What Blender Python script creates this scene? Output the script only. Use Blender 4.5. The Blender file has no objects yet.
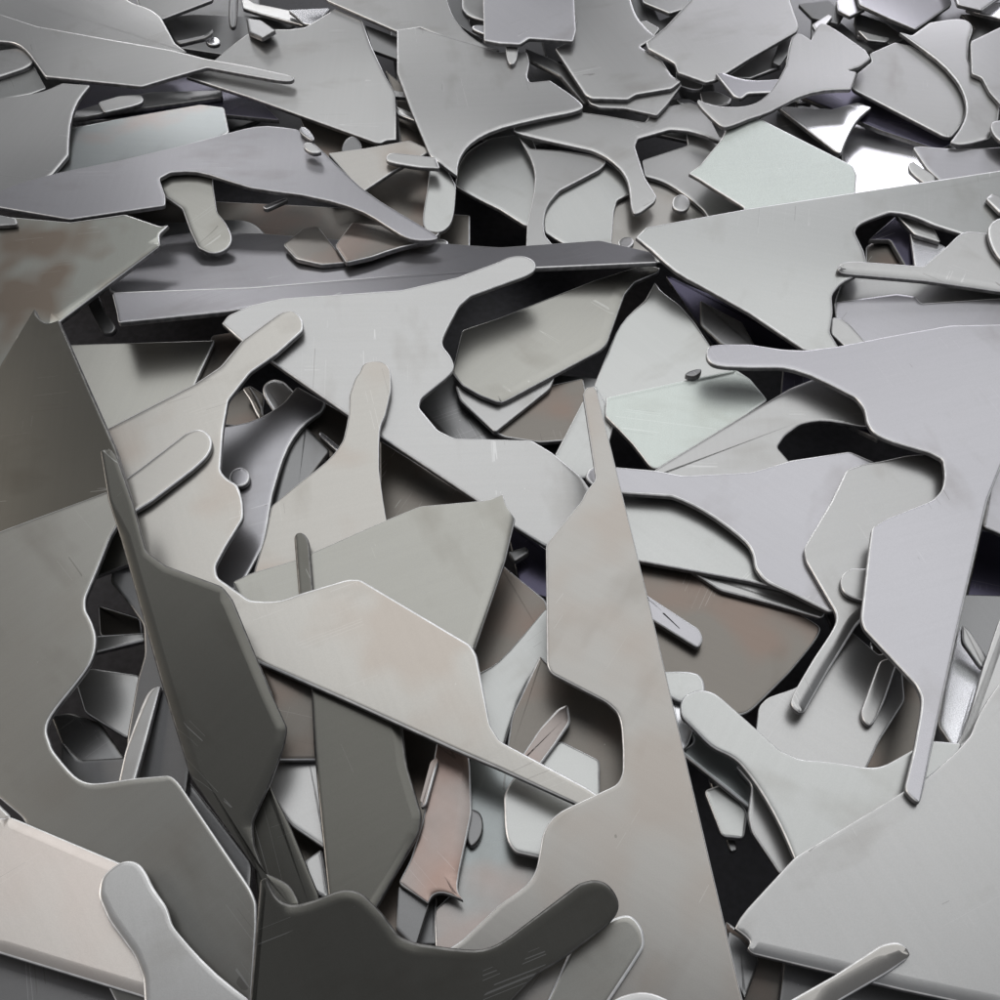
# A heap of laser-cut steel offcuts seen from above.
import bpy, math, random, hashlib
from mathutils import Vector, Matrix, noise

scene = bpy.context.scene
# ---------------------------------------------------------------- camera
PITCH = math.radians(52.0); DIST = 0.85; F = 1150.0     # focal length in pixels of a 1000 px frame
T = 0.0045                                              # sheet thickness, metres
cam_loc = Vector((0, -DIST*math.cos(PITCH), DIST*math.sin(PITCH)))
RT = Vector((1, 0, 0)); FW = Vector((0, math.cos(PITCH), -math.sin(PITCH))); UP = Vector((0, math.sin(PITCH), math.cos(PITCH)))
cd = bpy.data.cameras.new('camera'); cam = bpy.data.objects.new('camera', cd)
scene.collection.objects.link(cam)
cam.location = cam_loc; cam.rotation_euler = (math.pi/2 - PITCH, 0, 0)
cd.sensor_width = 36.0; cd.lens = 36.0*F/1000.0; cd.clip_start = 0.01; cd.clip_end = 100
scene.camera = cam

# ---------------------------------------------------------------- light: a workshop hall
world = bpy.data.worlds.new('World'); scene.world = world; world.use_nodes = True
bg = world.node_tree.nodes['Background']; bg.inputs[0].default_value = (0.92, 0.94, 1.0, 1); bg.inputs[1].default_value = 0.28

def lamp(name, loc, target, sx, sy, power, color):
    ld = bpy.data.lights.new(name, 'AREA'); ld.shape = 'RECTANGLE'; ld.size = sx; ld.size_y = sy
    ld.energy = power; ld.color = color
    o = bpy.data.objects.new(name, ld); scene.collection.objects.link(o)
    o.location = loc; d = Vector(target) - Vector(loc)
    o.rotation_euler = d.to_track_quat('-Z', 'Y').to_euler()
    return o
lamp('ceiling_lamp', (0.4, 2.2, 3.6), (0, 0.4, 0), 5.2, 4.0, 104, (0.98, 0.99, 1.0))
lamp('added_glare_light', (2.2, 6.0, 1.9), (0, 0, 0), 2.0, 1.3, 44, (0.93, 0.92, 1.0))  # added unseen light, placed so that tilted plates glare
lamp('added_glare_light_left', (-1.5, 6.0, 1.6), (0, 0, 0), 1.3, 0.7, 26, (0.98, 0.98, 1.0))  # second added light, unseen, for the glare of the rounded tab
lamp('side_lamp', (-4.0, 0.6, 2.2), (0, 0, 0), 1.8, 1.6, 60, (1.0, 0.90, 0.80))

scene.view_settings.view_transform = 'Standard'; scene.view_settings.look = 'None'
scene.view_settings.exposure = -0.22; scene.view_settings.gamma = 1.0
scene.cycles.max_bounces = 8; scene.cycles.glossy_bounces = 6; scene.cycles.diffuse_bounces = 4

# ---------------------------------------------------------------- materials
def mat_steel(name, col, rough, stain=0.0, stain_col=(0.45, 0.16, 0.07), sparkle=0.0, metal=0.88, mottle=0.05):
    m = bpy.data.materials.new(name); m.use_nodes = True; nt = m.node_tree; N = nt.nodes; L = nt.links
    N.clear()
    def nd(t, **k):
        n = N.new(t)
        for a, b in k.items(): setattr(n, a, b)
        return n
    def val(n, i, v): n.inputs[i].default_value = v
    out = nd('ShaderNodeOutputMaterial'); bs = nd('ShaderNodeBsdfPrincipled'); L.new(bs.outputs[0], out.inputs[0])
    tc = nd('ShaderNodeTexCoord'); oi = nd('ShaderNodeObjectInfo')
    off = nd('ShaderNodeVectorMath', operation='SCALE'); comb = nd('ShaderNodeCombineXYZ')
    for i in range(3): L.new(oi.outputs['Random'], comb.inputs[i])
    L.new(comb.outputs[0], off.inputs[0]); val(off, 3, 37.0)
    pos = nd('ShaderNodeVectorMath', operation='ADD'); L.new(tc.outputs['Object'], pos.inputs[0]); L.new(off.outputs[0], pos.inputs[1])
    def nz_(scale, detail=3.0, stretch=None, rough_=0.55):
        n = nd('ShaderNodeTexNoise'); val(n, 'Scale', scale); val(n, 'Detail', detail); val(n, 'Roughness', rough_)
        if stretch:
            s = nd('ShaderNodeVectorMath', operation='MULTIPLY'); L.new(pos.outputs[0], s.inputs[0]); s.inputs[1].default_value = stretch
            L.new(s.outputs[0], n.inputs['Vector'])
        else: L.new(pos.outputs[0], n.inputs['Vector'])
        return n.outputs['Fac']
    def mapr(x, a, b, c, d):
        n = nd('ShaderNodeMapRange'); L.new(x, n.inputs[0]); val(n, 1, a); val(n, 2, b); val(n, 3, c); val(n, 4, d); return n.outputs[0]
    def math_(op, a, b=None):
        n = nd('ShaderNodeMath', operation=op)
        for i, s in enumerate((a, b)):
            if s is None: continue
            if isinstance(s, (int, float)): val(n, i, s)
            else: L.new(s, n.inputs[i])
        return n.outputs[0]
    def mix(f, a, b):
        n = nd('ShaderNodeMix', data_type='RGBA')
        if isinstance(f, (int, float)): val(n, 0, f)
        else: L.new(f, n.inputs[0])
        for i, s in ((6, a), (7, b)):
            if isinstance(s, tuple): n.inputs[i].default_value = (*s, 1) if len(s) == 3 else s
            else: L.new(s, n.inputs[i])
        return n.outputs[2]
    big = nz_(4.5, 1); mid = nz_(38.0, 2); fine = nz_(1400.0, 0)
    brush = nz_(260.0, 1, (0.05, 1.0, 1.0))
    # rolled-steel tone: slow mottling, faint rolling direction, a grain
    f1 = mapr(big, 0.3, 0.7, 0, 1)
    dk = tuple(c*(1-mottle*1.6) for c in col); lt = tuple(min(1, c*(1+mottle)) for c in col)
    c = mix(f1, dk, lt)
    c = mix(math_('MULTIPLY', mapr(mid, 0.50, 0.75, 0, 1), 0.05), c, tuple(x*y for x, y in zip(dk, (0.95, 0.90, 0.84))))
    c = mix(math_('MULTIPLY', mapr(brush, 0.35, 0.65, 0, 1), 0.05), c, tuple(x*0.6 for x in col))
    c = mix(math_('MULTIPLY', mapr(fine, 0.3, 0.7, 0, 1), 0.10 + 0.5*sparkle), c, tuple(x*0.55 for x in col))
    c = mix(math_('MULTIPLY', oi.outputs['Random'], 0.16), c, tuple(x*0.35 for x in col))      # every sheet has its own tone
    # smudges of oil and dirt
    sm = math_('MULTIPLY', mapr(nz_(22.0, 3, (1.0, 0.45, 1.0), 0.62), 0.56, 0.76, 0, 1), 0.32)
    c = mix(sm, c, tuple(x*y for x, y in zip(col, (0.46, 0.42, 0.37))))
    if stain:
        st = math_('MULTIPLY', mapr(nz_(13.0, 2), 0.50, 0.66, 0, 1), stain)
        c = mix(st, c, stain_col)
    patch = nz_(18.0, 2.0, (1.2, 0.8, 1.0))
    # scratches: thin level lines of stretched noises, kept to a few patches
    def scr(scale, stretch, w, lo):
        a = nz_(scale, 1.0, stretch); l = math_('LESS_THAN', math_('ABSOLUTE', math_('SUBTRACT', a, 0.5)), w)
        p = math_('GREATER_THAN', patch, lo)
        return math_('MULTIPLY', l, p)
    sc = math_('MAXIMUM', scr(75.0, (1.0, 0.012, 1.0), 0.0024, 0.60), scr(80.0, (0.02, 1.0, 1.0), 0.0022, 0.68))
    vo = nd('ShaderNodeTexVoronoi'); val(vo, 'Scale', 60.0); L.new(pos.outputs[0], vo.inputs['Vector'])
    dot = math_('MULTIPLY', math_('LESS_THAN', vo.outputs['Distance'], 0.030), math_('GREATER_THAN', mid, 0.56))
    sc = math_('MAXIMUM', sc, dot)
    c = mix(math_('MULTIPLY', sc, 0.17), c, (0.93, 0.93, 0.92))
    # dark hairline scores
    ds = math_('MULTIPLY', scr(40.0, (1.0, 0.05, 1.0), 0.0030, 0.64), 0.45)
    c = mix(ds, c, (0.12, 0.11, 0.10))
    L.new(c, bs.inputs['Base Color'])
    val(bs, 'Metallic', metal)
    r = math_('ADD', mapr(big, 0.3, 0.7, rough-0.03, rough+0.03), 0.0)
    L.new(r, bs.inputs['Roughness'])
    # slight waviness of the sheet and the grain of its skin
    bp = nd('ShaderNodeBump'); val(bp, 'Strength', 1.0); val(bp, 'Distance', 0.001)
    h = math_('ADD', math_('MULTIPLY', nz_(3.8, 0), 12.0), math_('MULTIPLY', fine, 0.012 + 0.12*sparkle))
    h = math_('ADD', h, math_('MULTIPLY', brush, 0.015))
    L.new(h, bp.inputs['Height']); L.new(bp.outputs[0], bs.inputs['Normal'])
    return m

FIN = {
 'm': mat_steel('mill_steel', (0.44, 0.438, 0.43), 0.32),
 'g': mat_steel('cool_steel', (0.45, 0.456, 0.443), 0.31),
 'v': mat_steel('pale_galvanised_steel', (0.56, 0.60, 0.565), 0.36, sparkle=0.35),
 'l': mat_steel('lamp_tinted_steel', (0.42, 0.414, 0.432), 0.29),  # faint lavender of the lamp light is put into the base colour
 'w': mat_steel('warm_steel', (0.40, 0.386, 0.362), 0.31, stain=0.25, stain_col=(0.30, 0.22, 0.165)),
 'e': mat_steel('pale_warm_steel', (0.62, 0.58, 0.54), 0.34, stain=0.06),
 't': mat_steel('tan_steel', (0.435, 0.42, 0.39), 0.31, stain=0.3, stain_col=(0.34, 0.25, 0.19)),
 'r': mat_steel('pink_tinted_steel', (0.34, 0.30, 0.28), 0.34, stain=0.2),
 'b': mat_steel('brown_reflection_tint_steel', (0.20, 0.185, 0.165), 0.34, stain=0.22, stain_col=(0.26, 0.125, 0.08)),  # brown plates; brown reflections in the gaps are put into the colour too
 'c': mat_steel('blue_annealed_steel', (0.30, 0.32, 0.318), 0.28, stain=0.18),
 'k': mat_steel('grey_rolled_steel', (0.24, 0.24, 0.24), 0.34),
 'p': mat_steel('violet_shade_steel', (0.08, 0.074, 0.11), 0.28),  # purple darkness of the gaps is put into the base colour
 'd': mat_steel('dark_reflection_steel', (0.136, 0.133, 0.118), 0.30, mottle=0.05),  # dark base stands in for the dark surroundings these plates reflect
 'h': mat_steel('brown_reflection_steel', (0.38, 0.385, 0.35), 0.30, stain=0.75, stain_col=(0.20, 0.145, 0.105)),  # brown blotches stand in for a reflection on the sheet
 'o': mat_steel('olive_grey_steel', (0.36, 0.355, 0.325), 0.30),
 'f': mat_steel('greige_steel', (0.35, 0.345, 0.318), 0.31, stain=0.22, stain_col=(0.24, 0.20, 0.16)),
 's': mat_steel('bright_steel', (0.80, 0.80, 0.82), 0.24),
 'y': mat_steel('drawn_steel', (0.30, 0.295, 0.31), 0.32),
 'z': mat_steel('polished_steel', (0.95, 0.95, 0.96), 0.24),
 'x': mat_steel('grained_bright_steel', (0.85, 0.86, 0.86), 0.30, sparkle=1.0),
}
def simple(name, col, rough, metal, lo=.6):
    m = bpy.data.materials.new(name); m.use_nodes = True; b = m.node_tree.nodes['Principled BSDF']; nt = m.node_tree
    b.inputs['Metallic'].default_value = metal
    n = nt.nodes.new('ShaderNodeTexNoise'); n.inputs['Scale'].default_value = 160; n.inputs['Detail'].default_value = 3
    t = nt.nodes.new('ShaderNodeTexCoord'); nt.links.new(t.outputs['Object'], n.inputs['Vector'])
    r = nt.nodes.new('ShaderNodeValToRGB'); r.color_ramp.elements[0].position = .35; r.color_ramp.elements[1].position = .65
    r.color_ramp.elements[0].color = (*[c*lo for c in col], 1); r.color_ramp.elements[1].color = (*col, 1)
    nt.links.new(n.outputs['Fac'], r.inputs[0]); nt.links.new(r.outputs[0], b.inputs['Base Color'])
    mr = nt.nodes.new('ShaderNodeMapRange'); mr.inputs[3].default_value = rough-.08; mr.inputs[4].default_value = rough+.12
    nt.links.new(n.outputs['Fac'], mr.inputs[0]); nt.links.new(mr.outputs[0], b.inputs['Roughness'])
    return m
RIM = simple('sheared_bright_edge', (0.98, 0.98, 0.97), 0.30, 0.4, .8)
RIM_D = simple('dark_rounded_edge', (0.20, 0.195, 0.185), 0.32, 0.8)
SIDE = simple('torn_edge_face', (0.30, 0.295, 0.30), 0.42, 0.7)
FLOOR = simple('oily_floor', (0.05, 0.048, 0.055), 0.6, 0.0)

# ---------------------------------------------------------------- floor under the heap
def link(name, verts, faces, mats, midx=None):
    me = bpy.data.meshes.new(name); me.from_pydata(verts, [], faces)
    for m in mats: me.materials.append(m)
    if midx: me.polygons.foreach_set('material_index', midx)
    me.update(); o = bpy.data.objects.new(name, me); scene.collection.objects.link(o); return o
fl = link('floor', [(-6, -6, -.136), (6, -6, -.136), (6, 8, -.136), (-6, 8, -.136)], [(0, 1, 2, 3)], [FLOOR])
fl['kind'] = 'structure'

# ---------------------------------------------------------------- the offcuts
# (kind, finish, label, supporting plane n.(P-cam)=1 in camera axes, outline; c = curved corner, s = sharp corner)
PLATES = [
('sheet','k','large dull sheet at the bottom of the pile, under the upper left corner plates',(-0.030680,-0.790785,1.023638),'-70,-40 260,-40 260,120 120,175 -70,150'),
('sheet','k','dull sheet at the bottom of the pile under the top centre',(-0.017981,-0.835459,1.069458),'380,-40 620,-40 640,120 520,150 400,110'),
('sheet','k','dull sheet lying deep beneath the hooked plates at top right',(0.023468,-0.803897,1.043824),'760,-40 1070,-40 1070,150 930,200 800,120'),
('sheet','b','brownish sheet deep beneath the wavy lavender plate at upper left',(0.060861,-0.860419,1.070460),'80,195 300,205 470,215 470,262 300,270 120,275'),
('sheet','k','dull sheet deep under the centre, below the broad grey plate',(-0.000000,-0.774808,1.077887),'400,360 620,380 600,520 430,540'),
('sheet','b','brownish sheet deep under the lower middle, behind the dark fingered blade',(0.041840,-0.891603,1.073241),'260,640 480,700 470,800 470,1000 260,930'),
('sheet','k','dull sheet deep under the lavender hook plate at the right',(-0.001875,-0.830007,1.062137),'820,600 1060,580 1070,780 900,780'),
('sheet','k','dull sheet at the very bottom left under the pinkish plate',(-0.040405,-0.797348,1.086188),'-70,880 150,930 240,1070 -70,1070'),
('plate','w','warm grey plate with two slugs on it, above the bright long bars',(0.003936,-0.861401,1.089225),'612,170 655,168 700,196 712,222 670,262 590,262'),
('plate','k','mid grey plate behind the gap between the two plates near the top centre',(-0.000809,-0.856523,1.093543),'440,-30 464,-30 470,25 483,40 450,20'),
('plate','m','grey plate under the stacked pair and the big hook, upper middle',(-0.007349,-0.817082,1.070071),'575,100 660,100 700,95 725,125 730,150 640,130 590,125'),
('plate','b',"dark brownish plate in the gap left of the funnel shaped plate's waist",(0.005264,-0.662329,1.019249),'385,70 410,90 445,150 400,145 396,100'),
('plate','m','grey plate with curved lower left edge under the speckled green plate',(0.001145,-0.857782,1.095352),'642,160 688,145 686,132 725,138 765,190 760,212 710,220 704,210 688,196c 665,181c 645,176'),
('plate','b','brown plate fragment beside the bright rounded tab',(0.068210,-0.872448,1.108088),'225,400 250,385 265,395 262,418 240,426 222,424'),
('plate','k','dark grey plate lying shaded in the top left gap, behind the thin hanging finger',(-0.132751,-0.719084,0.982872),'160,18 195,14 250,16 300,20 270,45 225,55 180,48'),
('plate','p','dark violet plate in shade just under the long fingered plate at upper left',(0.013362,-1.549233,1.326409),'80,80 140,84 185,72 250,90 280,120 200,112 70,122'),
('plate','k','dark plate piece in the shaded gap left of the funnel shaped plate',(-0.000000,-0.639824,1.012516),'365,25 400,38 400,60 372,50'),
('plate','k','dull grey curved plate at the top, left of the large flat plate',(-0.070257,-0.868300,1.107231),'624,-30 640,-20 660,20 690,8 700,20 660,45 636,20'),
('slug','m','round flat slug on the warm grey plate, left of the speckled green plate',(0.000129,-0.928176,1.120732),'672,202c 674,196c 682,193c 690,198c 690,206c 683,212c 673,208c'),
('slug','m','oval slug at the lower left of the warm grey plate, near the bright long bars',(0.000107,-1.426711,1.227964),'617,243c 621,237c 630,236c 635,240c 632,246c 622,250c'),
('plate','k','grey plate behind the horn of the large curved hook, upper right',(0.002087,-0.640893,1.003405),'811,38 812,12 835,17 853,32 880,55 850,60 825,40'),
('finger','z','bright rounded tab in the gap below the broad grey plate',(0.058191,-0.599504,1.088767),'262,394c 263,384c 273,378c 284,381 300,398 295,430 272,410'),
('plate','p','dark violet plate added as the darkness of the gap right of the olive grey plate',(0.042276,-0.775551,1.095463),'505,520 555,555 555,600 520,590'),  # dark piece put in where the gap is only shade
('plate','k','small dark plate in the gap between the upper plates, under the ribbed plate',(-0.000000,-0.859291,1.099843),'540,34 562,36 570,60 548,64'),
('bar','m','narrow bright strip running down right in the dark gap at top left',(-0.023639,-1.186624,1.211527),'240,-6 255,3 290,10 316,22 313,29 300,24 262,14 243,8'),
('plate','m','small light plate with rounded corner left of the ribbed plate at top',(-0.000734,-0.859619,1.100060),'461,-30 485,-30 490,22 468,16c 462,8'),
('plate','m','small grey piece under the left arm of the large curved hook',(0.064300,-0.840368,1.062899),'778,86 800,92 812,104 790,100 774,94'),
('plate','m','small grey offcut in the gap between the small V plate and the large flat plate',(0.063496,-0.732577,1.040117),'632,22 646,20 660,28 652,38 640,36'),
('plate','s','small shining steel piece at the end of the narrow strip in the top gap',(0.213547,-1.755206,1.505662),'288,10 330,8 322,18 314,25 303,23 295,15'),
('finger','s','tiny light finger tip in the dark gap left of the ribbed plate at top',(0.000073,-0.860129,1.105532),'471,27c 476,24c 490,26 490,36 474,30c'),
('slug','s','small bright round slug in the top left gap beside the broad grey plate',(-0.081722,-1.140289,1.189996),'204,38c 210,36c 218,37c 221,42c 216,45c 208,44c'),
('plate','k',"small dark grey piece in the shade under the large flat plate's left notch",(0.002550,-0.859459,1.089066),'678,86 714,84 716,97 697,103 682,97'),
('plate','k','dark warped plate at the top right in the shaded gap',(0.111625,-0.606842,0.960201),'855,12 885,22 905,36 890,44 857,36 854,22'),
('plate','b','brown plate in the gap under the broad grey plate beside the pale finger',(-0.066208,-0.764106,1.085591),'300,420 322,400 365,425 350,470 320,460'),
('plate','k','small crumpled dark piece in the gap above the large curved hook at top right',(0.120034,-0.705311,1.003497),'798,4 830,0 845,12 838,24 812,18'),
('sliver','k','thin curled sliver with a raised tip behind the small bright round slug',(-0.068017,-0.840735,1.078922),'176,41 200,36 209,33 213,28s 212,34 205,38 180,44'),
('finger','k','short dark finger hanging down into the top left gap',(-0.000000,-0.861697,1.102922),'230,-20 238,-20 237,20c 235,27c 230,27c 228,20c'),
('sliver','m',"thin light sliver in the shaded gap left of the funnel shaped plate's waist",(0.003006,-1.147930,1.199690),'392,90 412,93 412,97 393,96'),
('sliver','m','second thin sliver lower in the gap beside the funnel shaped plate',(0.083621,-1.155473,1.205562),'394,106 400,107 418,116 417,121 398,114'),
('sliver','m','small bent sliver in the shaded gap at top right beside the pointed lavender plate',(-0.125010,-0.675562,1.072372),'858,30 872,34 890,38 886,42 868,40'),
('plate','k','thin dark violet plate edge under the long fingered plate at upper left',(0.013201,-1.564500,1.340055),'72,112 110,100 150,92 222,90 222,97 180,103 110,112 70,119'),
('strip','s',"thin bright curved edge piece under the small hook's left end",(-0.009707,-1.143863,1.197666),'676,99 690,99 697,103 720,110 750,108 752,112 720,114 680,103'),
('plate','m','pale triangular plate behind the short curved hook at upper right',(-0.000988,-0.862200,1.100239),'728,76 755,56 790,40 782,66 750,78'),
('plate','g','light plate with rounded lower side behind the slim hooks',(-0.006101,-0.863717,1.090075),'455,185 458,165c 468,150c 490,138 530,132 545,170 545,228 525,225 500,209 475,197c 463,190'),
('plate','k','grey plate filling the corner notch of the broad grey plate',(-0.006199,-0.858967,1.094667),'415,405 452,370 470,385 500,430 508,440 455,445'),
('plate','k',"small dark angular piece left of the large curved hook's upper horn",(-0.061249,-0.657179,1.042714),'780,40 792,34 790,52 780,66 772,62'),
('plate','b',"dark grey plate with a straight top edge hidden behind the wavy lavender plate's lobe",(0.054940,-0.863787,1.088247),'300,118 396,142 396,180 330,190'),
('plate','m','big grey plate with concave top left and notched lower right tip, upper left',(0.023216,-0.773824,1.076946),'336,8 362,20 372,47 385,75 395,92 396,110 396,139s 386,140 380,143 375,142s 250,97 185,76 205,68 240,38c 255,29c 290,29 305,27'),
('plate','k','small shaded offcut poking out beside the thin hanging finger at the top',(0.177426,-1.240232,1.308442),'246,18 262,20 276,30 262,38 248,32'),
('plate','g','small greenish plate corner at the left edge between the rounded finger and the concave plate',(0.026433,-0.879044,1.117283),'-60,84 0,78 34,66 46,88 30,94 -60,110'),
('plate','b','tan stained plate below the tan wedge, beside the hanging pale finger',(-0.046380,-0.832847,1.076587),'362,192 400,166 432,162 444,200 440,236 400,235'),
('plate','b',"brown plate in the dark gap right of the pale finger's base",(0.067820,-0.781635,1.110605),'380,440 420,465 475,500 440,520 380,530'),
('plate','b','brown grey plate with a bright lower rim below the small wedge',(-0.005543,-0.862626,1.102361),'490,430 520,405 550,385 583,378 590,410 567,440 540,442 505,437'),
('plate','k','little dark wedge between the stacked pair and the large flat plate at top',(-0.068784,-0.752308,1.070600),'648,36 662,44 676,66 684,84 668,72 652,54'),
('plate','c','smooth bluish plate with pale warm bright right tip, above the wavy lavender plate',(0.013929,-1.047259,1.172358),'70,128 120,118 200,104 224,107 229,132 175,160 75,185 50,180'),
('plate','g','pale greenish round sided plate framed between the slim hook and the big hook',(0.005851,-0.869842,1.097540),'540,158 600,158 630,178 631,193 617,200 614,212 611,250 590,254c 575,250c 545,232 536,200'),
('plate','k','small dull plate in the shade under the fingered grey plate at the right edge',(-0.144967,-0.918215,1.165554),'905,278 960,286 985,298 930,300'),
('sliver','k','thin dark sliver deep in the black gap right of the tall plate',(0.137954,-0.849906,1.079431),'708,775 720,785 738,850 730,852'),
('hook','m',"small curved hook end in the gap below the large flat plate's lower tip",(0.005795,-1.005374,1.153855),'700,92 716,90c 732,98 730,104c 714,106 702,102'),
('finger','m','grey rounded finger poking in from the left edge above the concave plate',(0.024774,-0.881614,1.123219),'-60,44 0,50 22,47 33,58c 31,66c 0,76 -60,90'),
('slug','k','grey half hidden disc behind the tan wedge plate',(-0.002760,-0.977288,1.144459),'340,150c 345,138c 355,135c 363,145c 360,155c 345,156c'),
('plate','m',"grey plate at the top edge whose lower side ends at the funnel shaped plate's corner",(-0.009560,-0.811639,1.093966),'300,-30 327,0 397,31 420,27 480,52 500,50 482,45c 457,25c 446,0c 438,-30'),
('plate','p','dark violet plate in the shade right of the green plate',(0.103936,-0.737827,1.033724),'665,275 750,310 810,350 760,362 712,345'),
('sliver','s','thin bright sliver crossing the gap left of the pale finger',(-0.000143,-0.865555,1.109190),'318,434 321,431 342,448 338,452'),
('plate','m','small grey plate wedge showing under the scratched light plate',(-0.000259,-0.866553,1.110120),'455,385 505,400 555,376 550,388 500,428 495,432 460,400'),
('plate','w','tan plate wedge between the lavender lobe and the funnel shaped grey plate',(-0.043394,-0.865935,1.112234),'328,153 365,148 410,140 432,150 395,170 362,192'),
('hook','m','slim vertical hook with a pointed right lobe, centre top',(0.005848,-0.876500,1.105715),'519,137s 530,148 560,150 602,156c 607,162c 600,169 560,190 547,204c 543,222c 545,235 556,248 570,258c 566,263c 532,257c 526,250 527,225 535,190c 535,165c'),
('plate','k','dull blue black piece in the violet gap right of the peaked pale green plate',(0.125484,-0.667022,1.051713),'700,300 742,322 758,350 722,345 700,325'),
('strip','b',"narrow curved brown strip in the gap below the broad grey plate's lower left edge",(0.000000,-0.691341,1.094040),'242,388 250,386 258,398c 264,410c 262,422 256,414c 250,400'),
('plate','b','warm brown offcut deep in the curved hole beside the big left plate',(-0.000000,-0.866548,1.109131),'98,605 140,618 142,634 100,636'),
('slug','m','small oval slug below the round end of the pale hanging finger',(0.004719,-0.980805,1.120466),'428,242c 432,239c 442,238c 449,241c 447,246c 434,247c'),
('strip','k','dark narrow curved strip behind the two stacked plates at top centre',(-0.000000,-0.867362,1.110173),'525,48 555,60 575,72 592,100 584,104 560,76 530,60'),
('plate','m','small plate with V shaped lower edge at the top, above the large flat plate',(-0.000000,-0.867362,1.110173),'640,-30 643,2 670,13 692,6 700,-30'),
('hook','m','big hook plate with thin pointed left arm and a blunt foot, upper centre',(0.000000,-0.867362,1.110173),'513,127c 520,122 583,112 605,115 645,122 655,108 690,102 705,108 722,142s 705,135 688,130c 670,129 638,138 635,146 645,177 657,196 655,201 637,215c 631,211c 629,178c 610,158c 592,150 514,133c'),
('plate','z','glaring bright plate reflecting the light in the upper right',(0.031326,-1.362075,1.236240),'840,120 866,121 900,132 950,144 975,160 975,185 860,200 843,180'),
('strip','k','dark narrow strip along the upper edge of the speckled green plate',(0.004061,-0.871265,1.103530),'762,112 780,110 840,152 838,160 760,124'),
('plate','k','small dark plate under the shining corner at the top right',(0.061435,-0.624831,0.969374),'960,14 998,16 1010,22 985,38 970,42 975,28'),
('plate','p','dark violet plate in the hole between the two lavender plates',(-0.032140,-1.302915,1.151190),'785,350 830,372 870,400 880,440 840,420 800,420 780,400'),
('plate','b','large brownish plate with smudges in the middle right gap',(0.015915,-0.836320,1.100675),'625,555 700,572 770,600 817,622c 823,632c 790,672 752,710 741,716c 700,715 650,690'),
('finger','k','small curled finger under the end of the upper long slate bar',(0.133242,-0.715321,1.131989),'84,298 98,294 105,312 117,326c 112,334c 102,333 94,318'),
('plate','k',"grey green plate in the gap left of the pale finger plate's base",(0.027418,-0.835729,1.113776),'270,510 285,450 305,425 330,450 300,490 280,512'),
('plate','k','narrow greenish dark plate between the scalloped plate and the stained plate',(0.066868,-0.806260,1.122689),'425,905 437,895 437,945 410,945'),
('plate','k','small blue black corner in the dark hole beside the orange stained plate',(0.070371,-0.866489,1.109055),'507,552 526,546 530,552 514,562'),
('finger','m','small rounded finger in the shade under the long fingered plate at upper left',(0.000000,-1.000158,1.156146),'98,102 118,96 140,94c 144,99c 140,104c 104,112'),
('plate','g','pale green offcut low in the gap right of the tall plate',(0.072202,-1.008589,1.062566),'704,790 726,782 748,812 744,838 722,836'),
('finger','g','pale finger with round lower end hanging below the funnel shaped plate',(0.000796,-0.761171,1.079700),'430,165 427,190 422,218c 424,228c 434,233c 446,230c 454,218c 456,185 445,165'),
('plate','b','orange stained plate in the hole right of the olive grey plate',(0.057657,-0.820395,1.100606),'495,555 505,567 546,600 560,660 480,690 460,650'),
('sliver','l','tiny lavender chip in the shaded hole between the two lavender plates',(0.076265,-1.058466,1.108782),'810,384 822,386 834,396 838,405 822,404'),
('slug','l','very small lavender speck of scrap right of the tiny lavender chip',(-0.001165,-1.077311,1.134383),'843,414c 850,412c 854,416c 848,419c'),
('finger','m','small rounded finger end under the upper stacked plate, right side',(0.009620,-1.003572,1.158776),'676,70 690,72 702,80c 704,88c 694,90c 676,84'),
('plate','b',"warm brown offcut in the gap below the very large pale plate's nicked corner",(0.042564,-0.928822,1.071040),'744,962 762,958 776,975 768,1000 748,992'),
('plate','m','funnel shaped grey plate narrowing down to a curled point, top centre',(-0.028726,-0.849364,1.114056),'397,30s 417,27 480,46 500,52 527,52 530,62c 527,76 530,82 550,80 584,103c 582,110c 545,117 500,127c 478,137c 465,148c 458,162c 457,175s 443,165 430,155 412,112 397,72'),
('sliver','s','thin bright sliver on the dark violet plate beneath the half oval plate',(-0.002953,-1.154294,1.194661),'858,98 880,106 896,116 894,118 870,108'),
('plate','m','grey plate at the very top, left of the hanging finger, with a straight light edge',(0.028489,-0.727001,1.052040),'125,-40 225,-40 212,0 162,19 140,12'),
('finger','m','narrow horizontal finger poking left from under the tip of the funnel shaped plate',(0.003394,-0.868971,1.128006),'385,157c 390,152c 400,153 436,157 440,168 420,167 388,162c'),
('plate','m','lower plate of the stacked pair at the top, showing only along its bottom edge',(0.013127,-0.867336,1.115128),'560,50 590,103 600,107 625,108 657,115 668,103 682,84 650,60'),
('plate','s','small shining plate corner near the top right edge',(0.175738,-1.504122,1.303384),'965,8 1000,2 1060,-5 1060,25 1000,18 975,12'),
('plate','m',"thin grey strip below the pale plate's straight edge",(0.015337,-0.843361,1.108558),'690,570 768,583 826,612 822,618 770,603 720,590'),
('plate','b','brown shaded plate in the hole left of the lavender spike',(-0.066423,-0.818176,1.136815),'870,640 930,690 925,760 880,770 862,768 875,700'),
('plate','b','brown plate in the shade right of the pale triangular plate',(0.072970,-0.883455,1.130096),'212,335 245,330 240,365 190,395'),
('plate','l',"small bright violet grey chip under the pointed lavender plate's left side",(0.082791,-1.159127,1.216478),'836,0 858,-8 866,8 850,16 838,10'),
('plate','m','broad grey plate at the top left edge of the photo, on top of its neighbours',(0.021202,-0.877042,1.120309),'-70,-30 110,-40 122,0c 150,8c 161,17 175,43 187,52 100,52 37,40 -70,20'),
('plate','l','lavender plate with a pointed lower corner at the top right',(-0.294143,-1.366802,1.433700),'850,-30 860,4 890,18 916,29 952,4 945,-30'),
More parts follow.
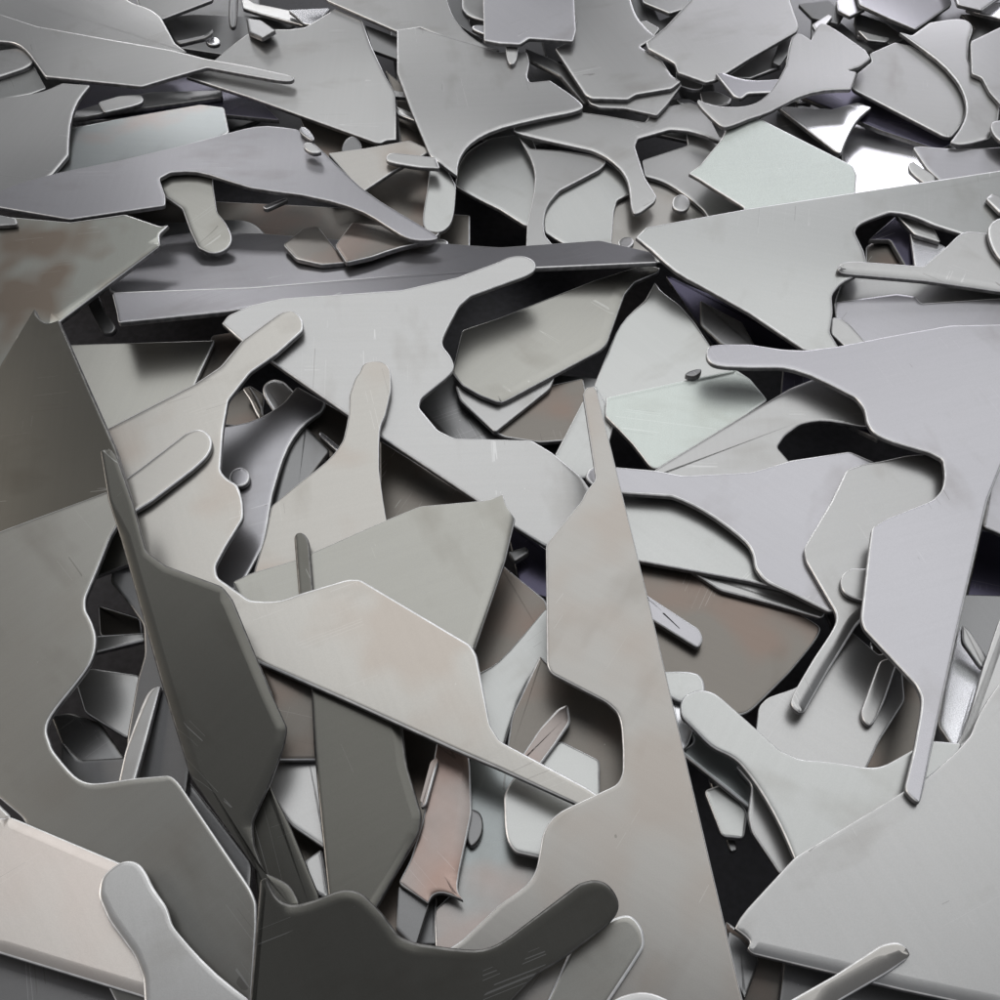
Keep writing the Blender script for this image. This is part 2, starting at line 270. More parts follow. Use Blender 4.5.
('finger','l','short light bar pointing down right from behind the tall pointed plate',(-0.000000,-0.870633,1.114359),'630,580 649,596 700,629 704,640c 698,648 640,612'),
('plate','o','pale grey triangular plate between the dark olive plate and the warm fingered plate',(0.002256,-0.814296,1.112078),'60,345 215,340 195,384 180,420 110,450 80,400'),  # shadow on this plate is put in as a darker finish
('plate','g','pale blue grey plate with a concave top edge, left of the tall pointed plate',(0.062411,-0.838660,1.107326),'476,674 482,671c 500,662c 546,608 575,640 555,662 534,671c 518,700 503,750 480,760 470,720'),
('finger','m','small rounded finger in the rounded hole beside the big left plate',(-0.068966,-0.854928,1.090653),'88,688c 92,680c 98,682 118,712 112,722 96,704'),
('plate','k','grey plate standing in for a round reflection behind the hanging grey finger',(0.052918,-1.118987,1.139681),'150,222 200,222 240,218c 262,226c 280,258 160,262'),  # reflection seen on the long bar, built as a plate
('plate','m','long grey plate ending in a narrow pointed finger, on the upper left',(0.022809,-0.870227,1.123684),'-70,-5 0,14 37,26 110,39 175,50c 205,58 250,66 292,75c 295,78c 289,82c 250,75 207,67 172,77 142,86 45,76 27,50c 15,42c 0,41 -70,40'),
('slug','s','small bright scrap just above the white glaring pointed plate',(-0.004291,-0.875145,1.099161),'796,103 815,96 822,95 818,101'),
('plate','m','small grey plate at the top right edge, right of the pointed lavender plate',(-0.193850,-1.346217,1.408214),'946,-30 958,4 982,10 1010,-10 1010,-30'),
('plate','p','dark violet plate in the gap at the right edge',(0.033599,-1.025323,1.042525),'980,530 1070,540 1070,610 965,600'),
('sliver','s','thin bright sliver added as a light reflection under the wavy edge of the big lavender plate',(-0.000000,-1.291264,1.224047),'262,206 286,197 288,199 266,209'),  # glint of reflected light, built as a bright piece
('plate','m','upper plate of the stacked pair at the top, with wavy lower edge',(0.006412,-0.842793,1.112958),'555,48 572,40 576,20 560,-30 625,-30 633,12c 648,30c 657,36 640,46 662,60 672,75 681,81 672,88 636,94 628,99 592,98 585,94'),
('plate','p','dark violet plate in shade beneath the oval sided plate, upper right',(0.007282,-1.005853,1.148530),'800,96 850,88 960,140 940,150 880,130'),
('plate','g','pale green plate rising to a peak beside the scratched grey plate',(0.053671,-0.804145,1.092202),'655,282s 662,291 680,305 695,322 712,348 735,375 740,390 620,420 594,400 594,385 610,345c 622,320c 645,300'),
('plate','m','pale grey plate with a bright angular upper left, below the down left finger',(0.023816,-0.864544,1.110836),'755,740 759,706 768,697 797,687 850,630 880,655 900,640 905,700 880,740 866,770 840,775 780,755'),
('slug','m','small slug wedged between the dark warped plate and the large curved hook',(-0.000000,-1.185364,1.239954),'846,46c 852,42c 860,46c 858,52c 850,52c'),
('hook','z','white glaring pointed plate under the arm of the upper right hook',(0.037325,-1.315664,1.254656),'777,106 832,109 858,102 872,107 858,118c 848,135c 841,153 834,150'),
('plate','b',"warm grey plate at the bottom of the wedge plate's notch",(-0.003328,-0.871798,1.109179),'866,246 880,238 895,242 906,268 866,268'),
('plate','g',"narrow pale green wedge left of the tall pointed plate's tip",(0.013181,-0.866857,1.109254),'583,400 596,385 615,420 600,476 580,478 554,456'),
('finger','m','small finger with a rounded end in the shade left of the lavender spike',(0.002896,-0.869027,1.126345),'880,660 900,655 885,700 873,727c 864,722c 861,712'),
('sliver','m',"slim grey sliver in the dark gap just above the large curved hook's waist",(0.083497,-1.159708,1.213116),'812,24 828,14 833,16 818,34'),
('plate','m','large flat plate at the top right of centre with a notched lower left side',(-0.025081,-0.827111,1.116856),'646,42 665,27 690,0 700,-30 782,-40 790,0 799,26 797,31 750,58 715,80 706,82 678,72 675,63 670,60 648,48'),
('plate','p',"dark violet curved strip seen through the wedge plate's notch",(-0.150294,-0.928477,1.180091),'868,240 895,216 915,240 927,266 905,266 890,240'),
('plate','l','lavender plate with concave sides and pinkish sheen, left of the pale finger plate',(0.079220,-0.938377,1.137290),'297,386 326,402 322,411 303,424c 285,450c 272,495 264,545 240,588 214,592 195,560 200,480 215,428 250,422c 270,412c 284,402'),
('plate','k','grey plate low in the hole beside the big left plate',(0.029838,-0.958209,1.107153),'50,715 70,712 100,722 125,758 120,790 80,790'),
('plate','v','pale green scratched plate with a straight top edge, centre right',(-0.019376,-0.828487,1.117617),'606,398s 735,370 750,378 768,400 745,416 657,469 650,467c 635,445c 605,415'),
('finger','m','short stub finger sticking out below the ribbed plate at the top',(-0.001894,-0.663842,1.048370),'505,40 519,40 517,60c 512,65c 507,61c'),
('hook','l','short curved hook lying below the large flat plate',(-0.007237,-0.871704,1.135725),'716,73s 722,72 750,81c 788,78 786,86 775,92 748,93 741,99c 733,95'),
('plate','s',"bright lavender plate corner seen in the wedge plate's notch",(0.025295,-0.975843,1.135719),'910,230 947,247 928,270 915,268'),
('slug','k','tiny dark slug on the top edge of the scratched green plate',(-0.000173,-1.093815,1.151200),'683,375c 690,370c 701,368c 702,372c 695,377c'),
('plate','o','scratched light plate with a bent rim and a slender arm up right, centre',(-0.000000,-0.874756,1.119637),'462,330 500,317 595,280 645,264 660,268s 658,272 635,280 625,292 607,342 600,349 507,399 498,402 480,395 462,385 452,372'),
('plate','k','dark plate below the scalloped pinkish plate, with a thin bright edge',(-0.068746,-0.805238,1.133683),'398,885 430,902 415,950 395,930'),
('plate','l','ribbed grey plate at the top centre with a stepped lower edge',(-0.005018,-0.762096,1.093062),'482,-40 484,40 500,43 520,44 529,38 573,41 576,30 572,-40'),
('plate','v','speckled pale green plate with a nicked left corner, upper right',(0.035230,-0.831947,1.114925),'689,173s 700,165 712,150c 721,140c 728,124 750,117 762,119 853,165 857,174 855,200 745,230 744,207 712,187 698,178'),
('plate','m',"narrow grey plate piece seen in the right part of the wedge plate's notch",(0.002056,-0.877620,1.129301),'896,214 934,228 941,242 915,234'),
('plate','m','long grey plate under the fingered plate at the right',(0.015086,-0.937518,1.120066),'845,272 930,280 1010,296 1070,300 1070,345 835,350 835,300'),
('plate','g','pale plate with straight lower edge under the lavender fingered plate',(0.002362,-0.927840,1.114311),'600,490 700,495 760,545 790,590 762,584 750,581 641,561 600,553'),
('bar','y','upper of two long slate grey bars, left of centre',(0.093296,-1.995996,1.367062),'108,289 150,238 190,232 260,233 350,240 430,242 500,247 600,240 652,252 658,262 475,270 250,288 115,293'),
('slug','l','small oval slug lying on the lavender concave plate',(0.001157,-0.970833,1.129469),'228,478c 232,469c 242,466c 250,472c 249,482c 240,487c 231,484c'),
('plate','m','grey plate corner showing in the hole beside the big left plate',(0.028593,-0.963882,1.117543),'75,680 90,668 140,675 150,720 127,738 85,712'),
('plate','c','large blue grey plate with orange heat stain, lower middle under the tall plate',(0.007204,-0.852919,1.113341),'470,740 500,760 560,780 560,900 520,960 436,960 434,910 455,890'),
('plate','b','reddish brown shaded plate under the nicked corner at the bottom right',(0.071725,-0.746245,1.154264),'725,920 745,935 790,960 782,1020 740,1070'),
('plate','y','lower of two long slate grey bars, above the broad grey plate',(0.093335,-2.011052,1.381625),'112,293 250,288 475,269 530,268 480,285 300,300 245,308 225,311 118,322 117,313'),
('plate','l','lavender grey strip above the long fingered lavender plate at the right',(0.021183,-0.944031,1.126591),'834,302 855,299 897,293 915,296 922,303 1000,298 1070,297 1070,352 840,352'),
('plate','b','brown tinted plate lying on the upper long slate bar',(-0.000145,-1.800433,1.325027),'283,244 303,228 318,226 346,262 322,264 296,258'),
('plate','k','grey plate corner under the nicked corner, right of the tall plate',(-0.000642,-0.941386,1.106371),'728,930 742,938 760,960 745,1000 722,960'),
('plate','b','tan plate in shadow under the lavender lobe',(0.002180,-1.812061,1.338613),'335,245 352,222 440,232 432,240 400,246c 372,256 346,262'),
('plate','m','grey half oval plate with a notched upper left, upper right',(0.013727,-0.823492,1.098615),'852,87 857,73 872,61 870,53 895,42 912,46 940,64c 960,84c 968,105c 962,125c 951,137 944,136 875,100 855,90'),
('bar','m',"small grey bar end below the wedge plate's lower corner",(0.001213,-0.879579,1.131732),'832,317 842,318 850,324 868,344 852,352 831,333'),
('plate','m','grey triangular plate above the lavender fingered plate with a rounded notch, right of centre',(0.005138,-0.815269,1.121690),'640,480 657,468 750,412 790,388 830,372 875,392 890,425 862,426 822,419c 800,424 785,435 777,447 790,462 780,490 700,500'),
('plate','l',"plate behind the spike plate's long right side, at the right edge",(-0.000000,-0.877249,1.122828),'995,440 1070,430 1070,560 1000,533 983,526'),
('plate','k','dark plate in the gap below the very large pale plate',(-0.000532,-0.746610,1.182903),'785,955 900,980 1000,1005 1000,1070 770,1070'),
('plate','l','lavender plate strip with a slanted left end resting above the long wedge plate',(0.028271,-0.780307,1.083570),'913,147 920,146 960,149 1000,147 1070,140 1070,180 942,182 927,168'),
('finger','m','small slanted tab under the left end of the lavender strip',(0.027423,-0.781711,1.090219),'908,163c 913,161 935,176 935,190 910,172c'),
('plate','m','grey plate at the left edge with a long concave bright right side',(0.030718,-0.918770,1.150446),'-70,110 0,98 40,93c 62,83 90,85 76,102c 69,125c 68,155 52,174 20,195 -70,200'),
('hook','m','large curved hook plate with two horn tips, upper right',(-0.011861,-0.890604,1.151141),'697,103c 698,99 712,106c 750,107c 772,92c 786,65 791,36c 800,32c 811,40s 818,24c 826,22c 866,50 871,58 860,66 848,70 857,72 851,89 825,89c 797,96c 770,112c 750,118 728,127c 720,126c'),
('plate','l','lavender plate with a round left finger and a curved lower edge, right of centre',(0.006708,-0.846653,1.130273),'584,478c 588,469c 596,465 620,467 657,470 682,475 750,472 790,460 850,451 875,462 880,560 860,600 830,612 790,592 765,582c 755,567 753,552c 746,541c 715,517c 690,503c 672,496 625,493 598,489c'),
('plate','k','teal grey plate at the right edge beside the lavender spike',(0.050205,-0.868106,1.058594),'955,594 1070,597 1070,690 1000,690 955,640'),
('plate','m','small pale plate tip at the foot of the dark fingered blade',(-0.000891,-0.872276,1.105904),'303,862 322,848 330,900 310,890'),
('plate','m','curved plate cradling the oval sided plate, with a rounded top right horn',(-0.015545,-0.892253,1.142774),'900,32s 912,35 930,22 962,17c 975,25c 969,42 968,60 984,82 1000,108 998,122 990,138 962,145c 950,142 960,130c 968,112c 964,90c 947,67c 925,50'),
('finger','o',"grey finger with round end hanging under the wavy lavender plate's notch",(-0.005359,-0.842187,1.113518),'150,165 212,160 213,185 217,212 228,225c 233,240c 226,250c 212,254c 198,247 190,230 182,208 165,196'),
('plate','m','broad grey plate with a rounded finger at upper right and a deep corner notch, centre',(-0.066512,-0.739242,1.142946),'222,323s 228,315 250,305 282,298 400,290 457,277 500,261 510,256c 525,255c 536,261c 536,270c 525,276 500,285 470,296 459,306 442,338c 443,346 452,357c 455,368c 447,377 421,398 419,407 438,430 455,438 500,439 532,440 552,452 582,477 598,500 600,540 546,546 510,524 472,497 347,414 241,340'),
('bar','m','short light bar crossing the hole beside the big left plate',(-0.000000,-0.879756,1.126037),'80,637 145,632 146,640 96,652 80,655'),
('plate','l','big lavender plate with wavy lower edge and a long lobe tapering to the right',(-0.004181,-1.011816,1.170807),'-70,198 0,191 18,183 60,172 120,160 175,147 227,133c 262,124c 298,129 325,152c 360,188c 400,213c 440,236c 434,240c 410,240c 390,228c 360,208c 300,193c 250,189c 200,170c 170,172 159,178 165,195s 165,205 70,219 0,207 -70,200'),
('plate','m','plate at the right edge with a straight upper left side, above the curved plate',(-0.008891,-0.873936,1.139567),'971,41 1000,27 1070,-5 1070,150 1015,120 990,92 982,77 972,73'),
('plate','m','grey plate with an angular bright left edge ending in a long finger pointing down left',(0.003232,-0.853003,1.139547),'862,464s 880,461 907,455 950,452 955,500 930,560 880,600 857,624 830,668 805,711 800,713c 791,706c 791,697c 814,658 837,624c 836,612 806,560 804,548 832,500 847,469'),
('plate','x','sparkling silver plate between the lavender spike and the right edge bar',(0.131949,-1.464722,0.973049),'960,626s 984,662 975,700 957,752 938,724 945,680'),
('plate','h','grey plate with a nicked upper right corner and brown reflection, left',(0.080887,-0.846932,1.171349),'-70,210 70,222 125,214 160,226 168,225s 159,234 159,240s 160,245 60,320 48,326 20,335 0,380 -70,440'),
('plate','m','grey plate with a straight slanted lower edge between the two dark blades',(-0.002436,-0.852205,1.126347),'262,770 285,735 300,715 325,720 328,850 292,826 272,800'),
('plate','b',"brown tinted plate seen through the tall plate's large notch",(0.040070,-0.734380,1.151525),'540,655 560,675 620,695 640,760 625,800 560,795 505,760 512,715 530,675'),
('slug','s','small upright slug leaning on the lavender plate, right of its crest',(0.142520,-0.904147,1.168284),'298,131c 301,126c 308,128c 315,138c 312,141c'),
('hook','m','small curled end poking in at the right edge beside the lavender strip',(-0.004660,-0.877598,1.144937),'990,124c 996,119c 1060,118 1060,150 1010,146 994,136c'),
('plate','m','narrow grey strip along the top of the sparkling silver plate',(0.074226,-1.030947,1.078425),'962,624 970,630 990,660 982,668 962,640'),
('slug','m','small flat slug lying on the lavender plate below the upright one',(0.000222,-0.880611,1.143817),'303,143c 310,141c 320,148c 322,152c 312,153c 304,148c'),
('slug','m','rounded tab with dark shadow beneath, sticking out left of the lavender spike plate',(0.002739,-0.877067,1.146878),'840,584c 842,574c 850,568 880,568 880,602 860,600c 845,594c'),
('slug','k','oval dark slug beside the pinkish scalloped plate',(0.007068,-0.878246,1.116417),'466,812c 472,808c 481,812c 484,826c 480,840c 471,848c 465,838c'),
('plate','c','teal tinted plate with a straight lower rim, lower right of the tall plate',(0.030331,-0.836446,1.127388),'680,752 694,742 692,732 720,735 770,790 760,815 746,805'),
('finger','m','small bar end at the left edge above the nicked grey plate',(0.014898,-0.884073,1.159467),'-60,205 0,215 16,218 17,224 0,225 -60,222'),
('plate','g','long wedge shaped pale plate with a square notch on its underside, right',(-0.068407,-0.831036,1.153217),'636,237s 646,227s 650,226 750,208 1000,170 1070,160 1070,260 1000,246 957,232 935,225 910,214c 890,212 859,223c 855,232 864,250 867,262 857,275 840,283c 832,295 833,312 830,332 842,352 805,350 775,330 750,313 700,285 675,272c 652,250'),
('bar','m','long slim bar leaning at the right edge beside the sparkling silver plate',(0.107806,-0.887132,1.118334),'1000,618 1015,600 1015,690 985,712 972,740 958,752 954,748 966,728 983,668'),
('plate','b','dark brown grey plate between the two dark blades',(-0.130705,-0.724101,1.144686),'255,655 320,680 325,760 270,760 272,700'),
('plate','g','light plate with a bright curved left rim tucked under the tall plate',(0.001955,-0.881913,1.132511),'560,740 537,760 513,776c 504,795 505,838c 515,852 560,862 600,840 600,760'),
('plate','m','grey plate corner with a bright rim under the green grey hook',(-0.000418,-0.883069,1.132939),'735,765 752,785 748,815 752,832 781,875 810,862 790,780'),
('finger','s','small bright sliver under the green grey finger plate',(0.000684,-0.968514,1.115558),'670,700 690,705 694,728 688,745 680,752'),
('plate','m',"grey plate with a narrow finger pointing left under the wedge plate's notch",(-0.071355,-0.797358,1.154153),'837,267c 842,262c 857,261 900,264 924,266 947,246 960,233c 968,231 1000,234 1070,240 1070,300 1000,290 925,279 857,273 839,271c'),
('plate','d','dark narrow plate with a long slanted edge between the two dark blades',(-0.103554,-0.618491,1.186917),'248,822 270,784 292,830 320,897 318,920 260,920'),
('finger','r','pinkish finger pointing up right in the notch of the tall plate',(0.000681,-0.887358,1.141003),'515,765 540,728 558,708 568,704 571,722 555,745 538,768'),
('finger','g','pale rounded tab behind the green grey hook, right of the tall plate',(0.000695,-0.887370,1.139309),'650,672 688,670c 702,675c 706,688c 702,700 680,702 655,690'),
('finger','m','small dark edged tip entering at the right edge above the rounded plate end',(0.003781,-0.890270,1.145650),'986,198 992,193 1070,222 1070,236 1000,212'),
('plate','m','rounded plate end entering from the right edge over the fingered grey plate',(0.005431,-0.688735,1.104658),'988,236c 989,224c 998,218 1070,214 1070,300 1012,270c 995,254c'),
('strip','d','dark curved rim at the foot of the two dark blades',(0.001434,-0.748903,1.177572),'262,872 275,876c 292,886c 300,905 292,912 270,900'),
('finger','t','warm pale finger plate standing up over the broad grey plate, flaring at its base',(0.031943,-0.729812,1.163127),'360,372c 362,365c 369,361c 383,361c 391,369c 391,390 385,416 379,428c 379,470 383,500 390,540 330,600 252,600 254,570 265,535 271,506 300,482 332,457c 343,440 349,415c 349,395 355,378'),
('plate','r','pinkish brown plate with scalloped lower edge, lower middle',(0.016316,-0.884570,1.124937),'437,740 466,745 470,762 472,812 459,872 457,890c 463,900s 450,894c 440,892c 432,895c 428,903s 398,883 410,860 422,822 430,780'),
('sliver','r','thin pinkish sliver left of the scalloped pinkish plate',(0.151819,-0.891784,1.142115),'420,808 425,780 436,755 438,762 426,805'),
('plate','o','olive grey plate with a rounded nick at its upper right corner, middle',(0.033382,-0.738326,1.171229),'232,582 250,573 295,560 388,519 420,506 487,500 503,494s 506,506c 515,517s 505,560 474,650 400,670 260,640'),
('plate','g','green grey plate with a broad rounded finger pointing up left',(0.049922,-0.864119,1.156446),'680,704 684,695c 698,689 712,691c 722,698 750,723 780,750 800,759 835,762c 865,767 882,767c 905,754 930,740 962,743 960,790 850,890 797,864 794,857c 782,828c 765,797c 750,775c 735,757c 712,748c 697,732 681,716'),
('plate','k','shaded grey plate below the pinkish plate, bottom left corner',(-0.028592,-0.819884,1.144948),'-70,935 0,945 120,985 128,1070 -70,1070'),
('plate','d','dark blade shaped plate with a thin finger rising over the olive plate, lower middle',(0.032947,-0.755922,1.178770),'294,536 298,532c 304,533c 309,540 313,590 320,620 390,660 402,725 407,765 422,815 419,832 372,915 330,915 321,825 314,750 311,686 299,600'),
('plate','m','very large pale plate with a nicked lower left corner, bottom right',(0.028204,-0.846757,1.179614),'748,908s 795,857 875,809 930,775 957,751 971,735 978,715c 1000,682 1070,640 1070,1040 1000,1010 905,990 830,972 752,953 748,948s 751,942c 746,936 735,928s 740,918'),
('plate','k','dark plate with rounded corner below the leaning slim finger',(0.143961,-0.742974,1.213458),'60,740 80,760 145,756 165,757c 185,775c 252,862 250,890 170,880 60,800'),
('plate','t','long warm plate with a rounded tab at upper left and arm at lower right',(0.043547,-0.810856,1.185304),'275,316 283,311c 293,309c 303,319c 303,330 276,354 250,372 228,400 223,430 220,470 226,478c 237,484 243,500c 243,518 225,547 215,566 217,577 250,600 277,602c 300,593 347,579 360,579 471,645 477,655 490,725 500,741 595,791c 606,801 605,810 603,816s 500,769 455,750 350,702 262,664 180,620 110,530 90,440 111,426 195,383 220,366 242,340'),
('plate','l','long lavender plate with a rounded left finger and a spike pointing down',(-0.000125,-0.977672,1.168764),'706,352c 708,346c 716,344c 750,344 782,349 805,350 837,346 900,334 950,325 1000,324 1070,330 1020,420 988,500 957,635 932,750 922,798c 919,803c 909,795c 905,788 914,750 921,712 922,697 917,685 864,628 861,618 869,550 872,527 885,519 932,500 943,490c 945,475 943,459 930,452 880,438c 867,425c 865,408c 856,397 807,372c 782,367 750,367 716,366c 707,359c'),
('plate','k','dark grey plate with wavy left edge behind the dark pointed blade, left',(0.150996,-0.704006,1.235189),'122,520 113,560 110,582 125,600 143,625 144,655 137,680 127,735 124,790 185,800 200,700 150,560'),
('finger','t','warm grey rounded tab lying on the warm plate, pointing up right',(0.042937,-0.847474,1.195452),'120,482 140,468 185,433 197,428c 207,431c 213,441c 209,455c 192,470 150,502 130,514 100,500'),
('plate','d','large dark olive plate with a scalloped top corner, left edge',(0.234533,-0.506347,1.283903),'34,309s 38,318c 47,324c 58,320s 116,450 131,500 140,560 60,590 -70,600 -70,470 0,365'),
('finger','m','slim upright finger with rounded top leaning in the hole, left',(0.171549,-0.858528,1.226583),'160,686s 150,688c 141,704c 125,750 116,790 132,790 143,750'),
('plate','w','very large tall plate tapering to a point at the top, lower centre',(0.023891,-0.790489,1.202949),'583,394s 586,387 594,386s 597,390 624,500 650,605 684,750 743,1000 760,1070 430,1070 430,960 462,940 500,904 525,887c 536,872c 540,850c 543,830c 555,814c 575,804 605,790 618,784c 623,772 623,750 621,715c 607,702 551,673 547,665 546,544 582,500 586,491 596,479'),
('plate','f','very large grey plate with wavy right edge and corner, lower left',(0.054741,-0.696687,1.239671),'-70,551 0,531 87,499 113,489 120,520 110,537 97,570 85,598 85,610 92,622c 97,640c 92,662c 77,682 48,718c 46,732 52,750 72,775c 86,783c 102,783c 132,778 170,775 178,782 250,888 256,902 256,925 247,1070 150,1070 22,817 -70,740'),
('finger','f','grey rounded finger emerging from under the dark wavy plate, bottom centre',(0.024202,-0.786203,1.216597),'570,950 600,925 622,914c 634,916c 644,930c 645,946 634,964 608,1004 560,1070 490,1070 545,1006'),
('plate','w','small plate corner peeking out above the pinkish plate, left edge',(0.000000,-0.903866,1.156896),'-70,780 -5,800 12,817 0,830 -70,830'),
('plate','e','pinkish pale plate with a straight upper edge, bottom left corner',(-0.012627,-0.881558,1.170691),'-70,825 0,818 10,816 117,861 138,868 150,925 160,1005 144,997 0,953 -70,932'),
('finger','w','slanting slim finger over the very large pale plate, bottom right',(0.041450,-0.889909,1.169820),'760,1020 792,999 835,975 882,944 898,941c 908,947c 911,956 890,971 838,1001 790,1040 750,1060'),
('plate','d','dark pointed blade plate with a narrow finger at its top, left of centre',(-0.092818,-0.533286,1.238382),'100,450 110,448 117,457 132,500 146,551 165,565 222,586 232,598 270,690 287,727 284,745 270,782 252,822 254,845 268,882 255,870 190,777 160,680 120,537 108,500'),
('finger','m','grey finger plate with rounded top spreading downward at the bottom left',(-0.048441,-0.879273,1.172769),'117,863c 127,860c 138,862c 146,872 153,887 167,907 172,925 188,945c 217,975c 250,1000 262,1070 145,1070 144,1000 143,978 134,955 108,920 98,897 100,877c'),
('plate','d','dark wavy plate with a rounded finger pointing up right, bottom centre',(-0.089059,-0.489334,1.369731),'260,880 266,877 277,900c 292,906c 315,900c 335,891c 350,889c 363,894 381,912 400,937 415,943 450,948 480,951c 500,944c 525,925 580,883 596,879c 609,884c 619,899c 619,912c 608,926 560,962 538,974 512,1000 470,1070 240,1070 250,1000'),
('plate','m','grey rounded tip rising at the bottom edge, in front of the tall plate',(-0.001855,-0.909808,1.177609),'585,1020 618,997 637,991c 655,993c 675,1003 730,1070 540,1070'),
]

def outline(txt, r0=5.0):
    q = []
    for s in txt.split():
        m = ''
        if s[-1] in 'cs': m = s[-1]; s = s[:-1]
        x, y = s.split(','); q.append((Vector((float(x), float(y))), m))
    out = []; n = len(q)
    for i in range(n):
        p, m = q[i]; a = q[i-1][0]; b = q[(i+1) % n][0]; la = (a-p).length; lb = (b-p).length
        if m == 's': out.append(p.copy()); continue
        r0 = 1.6 + 4.2*max(0, p.y)/1000
        if m == 'c': ra, rb = .5*la, .5*lb
        else: ra = min(r0, .45*la); rb = min(r0, .45*lb)
        ang = math.acos(max(-1, min(1, (p-a).dot(b-p)/(la*lb))))
        if ang < .08 and m != 'c': out.append(p.copy()); continue
        A = p+(a-p)*(ra/la); B = p+(b-p)*(rb/lb); k = max(2, min(8, int(ang/0.15)+1))
        for j in range(k+1):
            s = j/k; out.append(A*((1-s)**2) + p*(2*s*(1-s)) + B*(s*s))
    res = []
    for p in out:
        if not res or (p-res[-1]).length > .5: res.append(p)
    while (res[0]-res[-1]).length < .5: res.pop()
    area = sum(res[i-1].x*res[i].y - res[i].x*res[i-1].y for i in range(len(res)))
    if area > 0: res.reverse()          # image y runs down: this makes the loop counter-clockwise seen from above
    return res

LIPS = {  # image segments along which a sheet's edge is bent over: x1 y1 x2 y2, width and depth of the bend
 'very large pale plate with a nicked lower left corner, bottom right': [(752, 953, 905, 990, .007, .0009), (905, 990, 1000, 1010, .007, .0009)],
 'olive grey plate with a rounded nick at its upper right corner, middle': [(515, 517, 474, 650, .010, .0022)],
 'scratched light plate with a bent rim and a slender arm up right, centre': [(645, 275, 625, 292, .010, .002), (625, 292, 607, 340, .010, .002), (607, 340, 507, 399, .008, .0015)],
 'grey plate with a nicked upper right corner and brown reflection, left': [(160, 245, 60, 320, .012, .0015)],
 'pinkish pale plate with a straight upper edge, bottom left corner': [(10, 816, 117, 861, .006, .0012), (0, 953, 144, 997, .006, .001)],
 'slanting slim finger over the very large pale plate, bottom right': [(911, 956, 838, 1001, .009, .0025)],
 'dark pointed blade plate with a narrow finger at its top, left of centre': [(232, 598, 287, 727, .006, .0015), (287, 727, 252, 822, .006, .0015), (190, 777, 120, 537, .006, .0015)],
 'dark blade shaped plate with a thin finger rising over the olive plate, lower middle': [(402, 725, 422, 815, .005, .0014), (419, 832, 372, 915, .006, .0016)],
 'dark wavy plate with a rounded finger pointing up right, bottom centre': [(292, 906, 350, 889, .005, .0012), (363, 894, 415, 943, .005, .0012)],
 'pale green scratched plate with a straight top edge, centre right': [(606, 398, 735, 370, .004, -.0012)],
 'pinkish brown plate with scalloped lower edge, lower middle': [(472, 812, 459, 872, .008, .002)],
 'grey plate with an angular bright left edge ending in a long finger pointing down left': [(857, 624, 805, 711, .006, .002)],
 'grey plate with a narrow finger pointing left under the wedge plate\'s notch': [(925, 279, 842, 271, .007, .002), (925, 279, 1000, 290, .009, .002)],
}
NAMES = {'sheet': 'steel_sheet', 'plate': 'steel_plate', 'finger': 'steel_tongue', 'hook': 'steel_hook', 'slug': 'steel_slug',
         'bar': 'steel_bar', 'strip': 'steel_strip', 'sliver': 'steel_sliver'}
CATS = {'sheet': 'steel sheet', 'plate': 'scrap plate', 'finger': 'scrap tongue', 'hook': 'scrap hook', 'slug': 'metal slug',
        'bar': 'metal bar', 'strip': 'metal strip', 'sliver': 'metal sliver'}
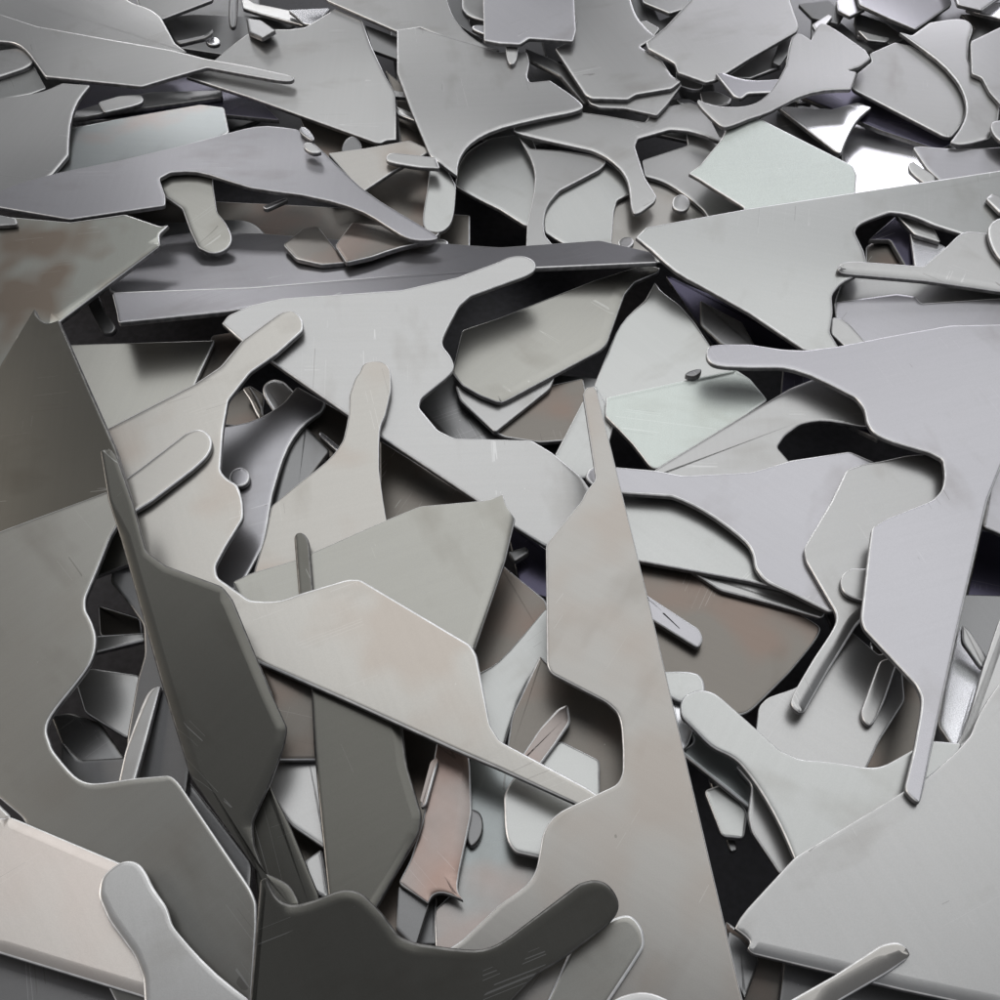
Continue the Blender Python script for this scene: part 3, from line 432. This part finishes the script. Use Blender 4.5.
for idx, (kind, fin, label, (ca, cb, cc), txt) in enumerate(PLATES):
    rng = random.Random(idx*7+3)
    px = outline(txt)
    N = (RT*ca + UP*cb + FW*cc)
    pts = []
    for p in px:
        u = (p.x-500)/F; v = (500-p.y)/F; w = ca*u + cb*v + cc
        pts.append(cam_loc + (FW + RT*u + UP*v)/w)
    nz = N.normalized()
    if nz.z < 0: nz = -nz
    a = rng.uniform(0, math.tau)
    ux = Vector((math.cos(a), math.sin(a), 0)); ux = (ux - nz*ux.dot(nz)).normalized(); uy = nz.cross(ux)
    cen = sum(pts, Vector())/len(pts)
    loc = [Vector(((p-cen).dot(ux), (p-cen).dot(uy))) for p in pts]
    n = len(loc)
    area = sum(loc[i-1].x*loc[i].y - loc[i].x*loc[i-1].y for i in range(n))
    if area < 0: loc.reverse()
    inn = []
    for i in range(n):
        e1 = (loc[i]-loc[i-1]); e2 = (loc[(i+1) % n]-loc[i])
        e1 = e1.normalized() if e1.length else e2.normalized(); e2 = e2.normalized() if e2.length else e1
        m = Vector((-(e1.y+e2.y), e1.x+e2.x))
        m = m.normalized() if m.length > 1e-6 else Vector((-e1.y, e1.x))
        inn.append(m)
    # sheared edge: a faint roll-over of the sheet, deeper along some sides, then a bevelled rim of uneven width,
    # both narrowed where they would fold over themselves
    base = 0.00105*rng.uniform(.55, 1.5); ph = rng.uniform(0, 99); turn = rng.uniform(0, math.tau)
    wid = [base*(1.0 + .6*noise.noise(Vector((loc[i].x*30+ph, loc[i].y*30, ph)))) for i in range(n)]
    k0 = rng.uniform(.6, 1.2)
    lip = [k0*(0.0016 + 0.0022*max(0, -inn[i].x*math.cos(turn) - inn[i].y*math.sin(turn))**2) for i in range(n)]
    drp = [.09*l for l in lip]
    if label in LIPS:
        for (x1, y1, x2, y2, lw, ld) in LIPS[label]:
            A = Vector((x1, y1)); B = Vector((x2, y2)); e = B-A
            for i in range(n):
                p = px[i if area > 0 else n-1-i]
                t = max(0, min(1, (p-A).dot(e)/e.length_squared)); dd = (p-A-e*t).length
                if dd < 7: lip[i] = lw; drp[i] = ld
    fac = [1.0]*n
    for _ in range(14):
        bad = False
        for i in range(n):
            j = (i+1) % n; e = loc[j]-loc[i]
            if (loc[j]+inn[j]*(wid[j]+lip[j])*fac[j]-loc[i]-inn[i]*(wid[i]+lip[i])*fac[i]).dot(e) < .25*e.length_squared:
                fac[i] *= .6; fac[j] *= .6; bad = True
        if not bad: break
    for _ in range(3): fac = [min(fac[i], (fac[i-1]+fac[i]+fac[(i+1) % n])/3) for i in range(n)]
    bd = 0.0008
    rings = []
    for (l, o, d, q, z) in ((1, 1, 0, 0, 0), (.5, 1, 0, .3, 0), (0, 1, 0, 1, 0), (0, .35, 0, 1, -bd*.30), (0, 0, 0, 1, -bd), (0, 0, 0, 1, -T+.0003), (0, 0, .0003, 1, -T)):
        rings.append([(loc[i].x+inn[i].x*(fac[i]*(l*lip[i]+o*wid[i])+d), loc[i].y+inn[i].y*(fac[i]*(l*lip[i]+o*wid[i])+d), z-q*drp[i]*fac[i]) for i in range(n)])
    verts = [v for r in rings for v in r]; faces = [tuple(range(n))]; mi = [0]
    for k in range(6):
        for i in range(n):
            j = (i+1) % n
            faces.append((k*n+i, (k+1)*n+i, (k+1)*n+j, k*n+j)); mi.append((0, 0, 1, 1, 2, 2)[k])
    faces.append(tuple(reversed(range(6*n, 7*n)))); mi.append(0)
    o = link(NAMES[kind], verts, faces, [FIN[fin], RIM_D if fin in 'dpk' else RIM, SIDE], mi)
    for k, f in enumerate(o.data.polygons): f.use_smooth = 0 < k < len(mi)-1
    o.matrix_world = Matrix(((ux.x, uy.x, nz.x, cen.x), (ux.y, uy.y, nz.y, cen.y), (ux.z, uy.z, nz.z, cen.z), (0, 0, 0, 1)))
    o['label'] = label; o['category'] = CATS[kind]; o['group'] = 'steel offcuts heaped in the scrap pile'
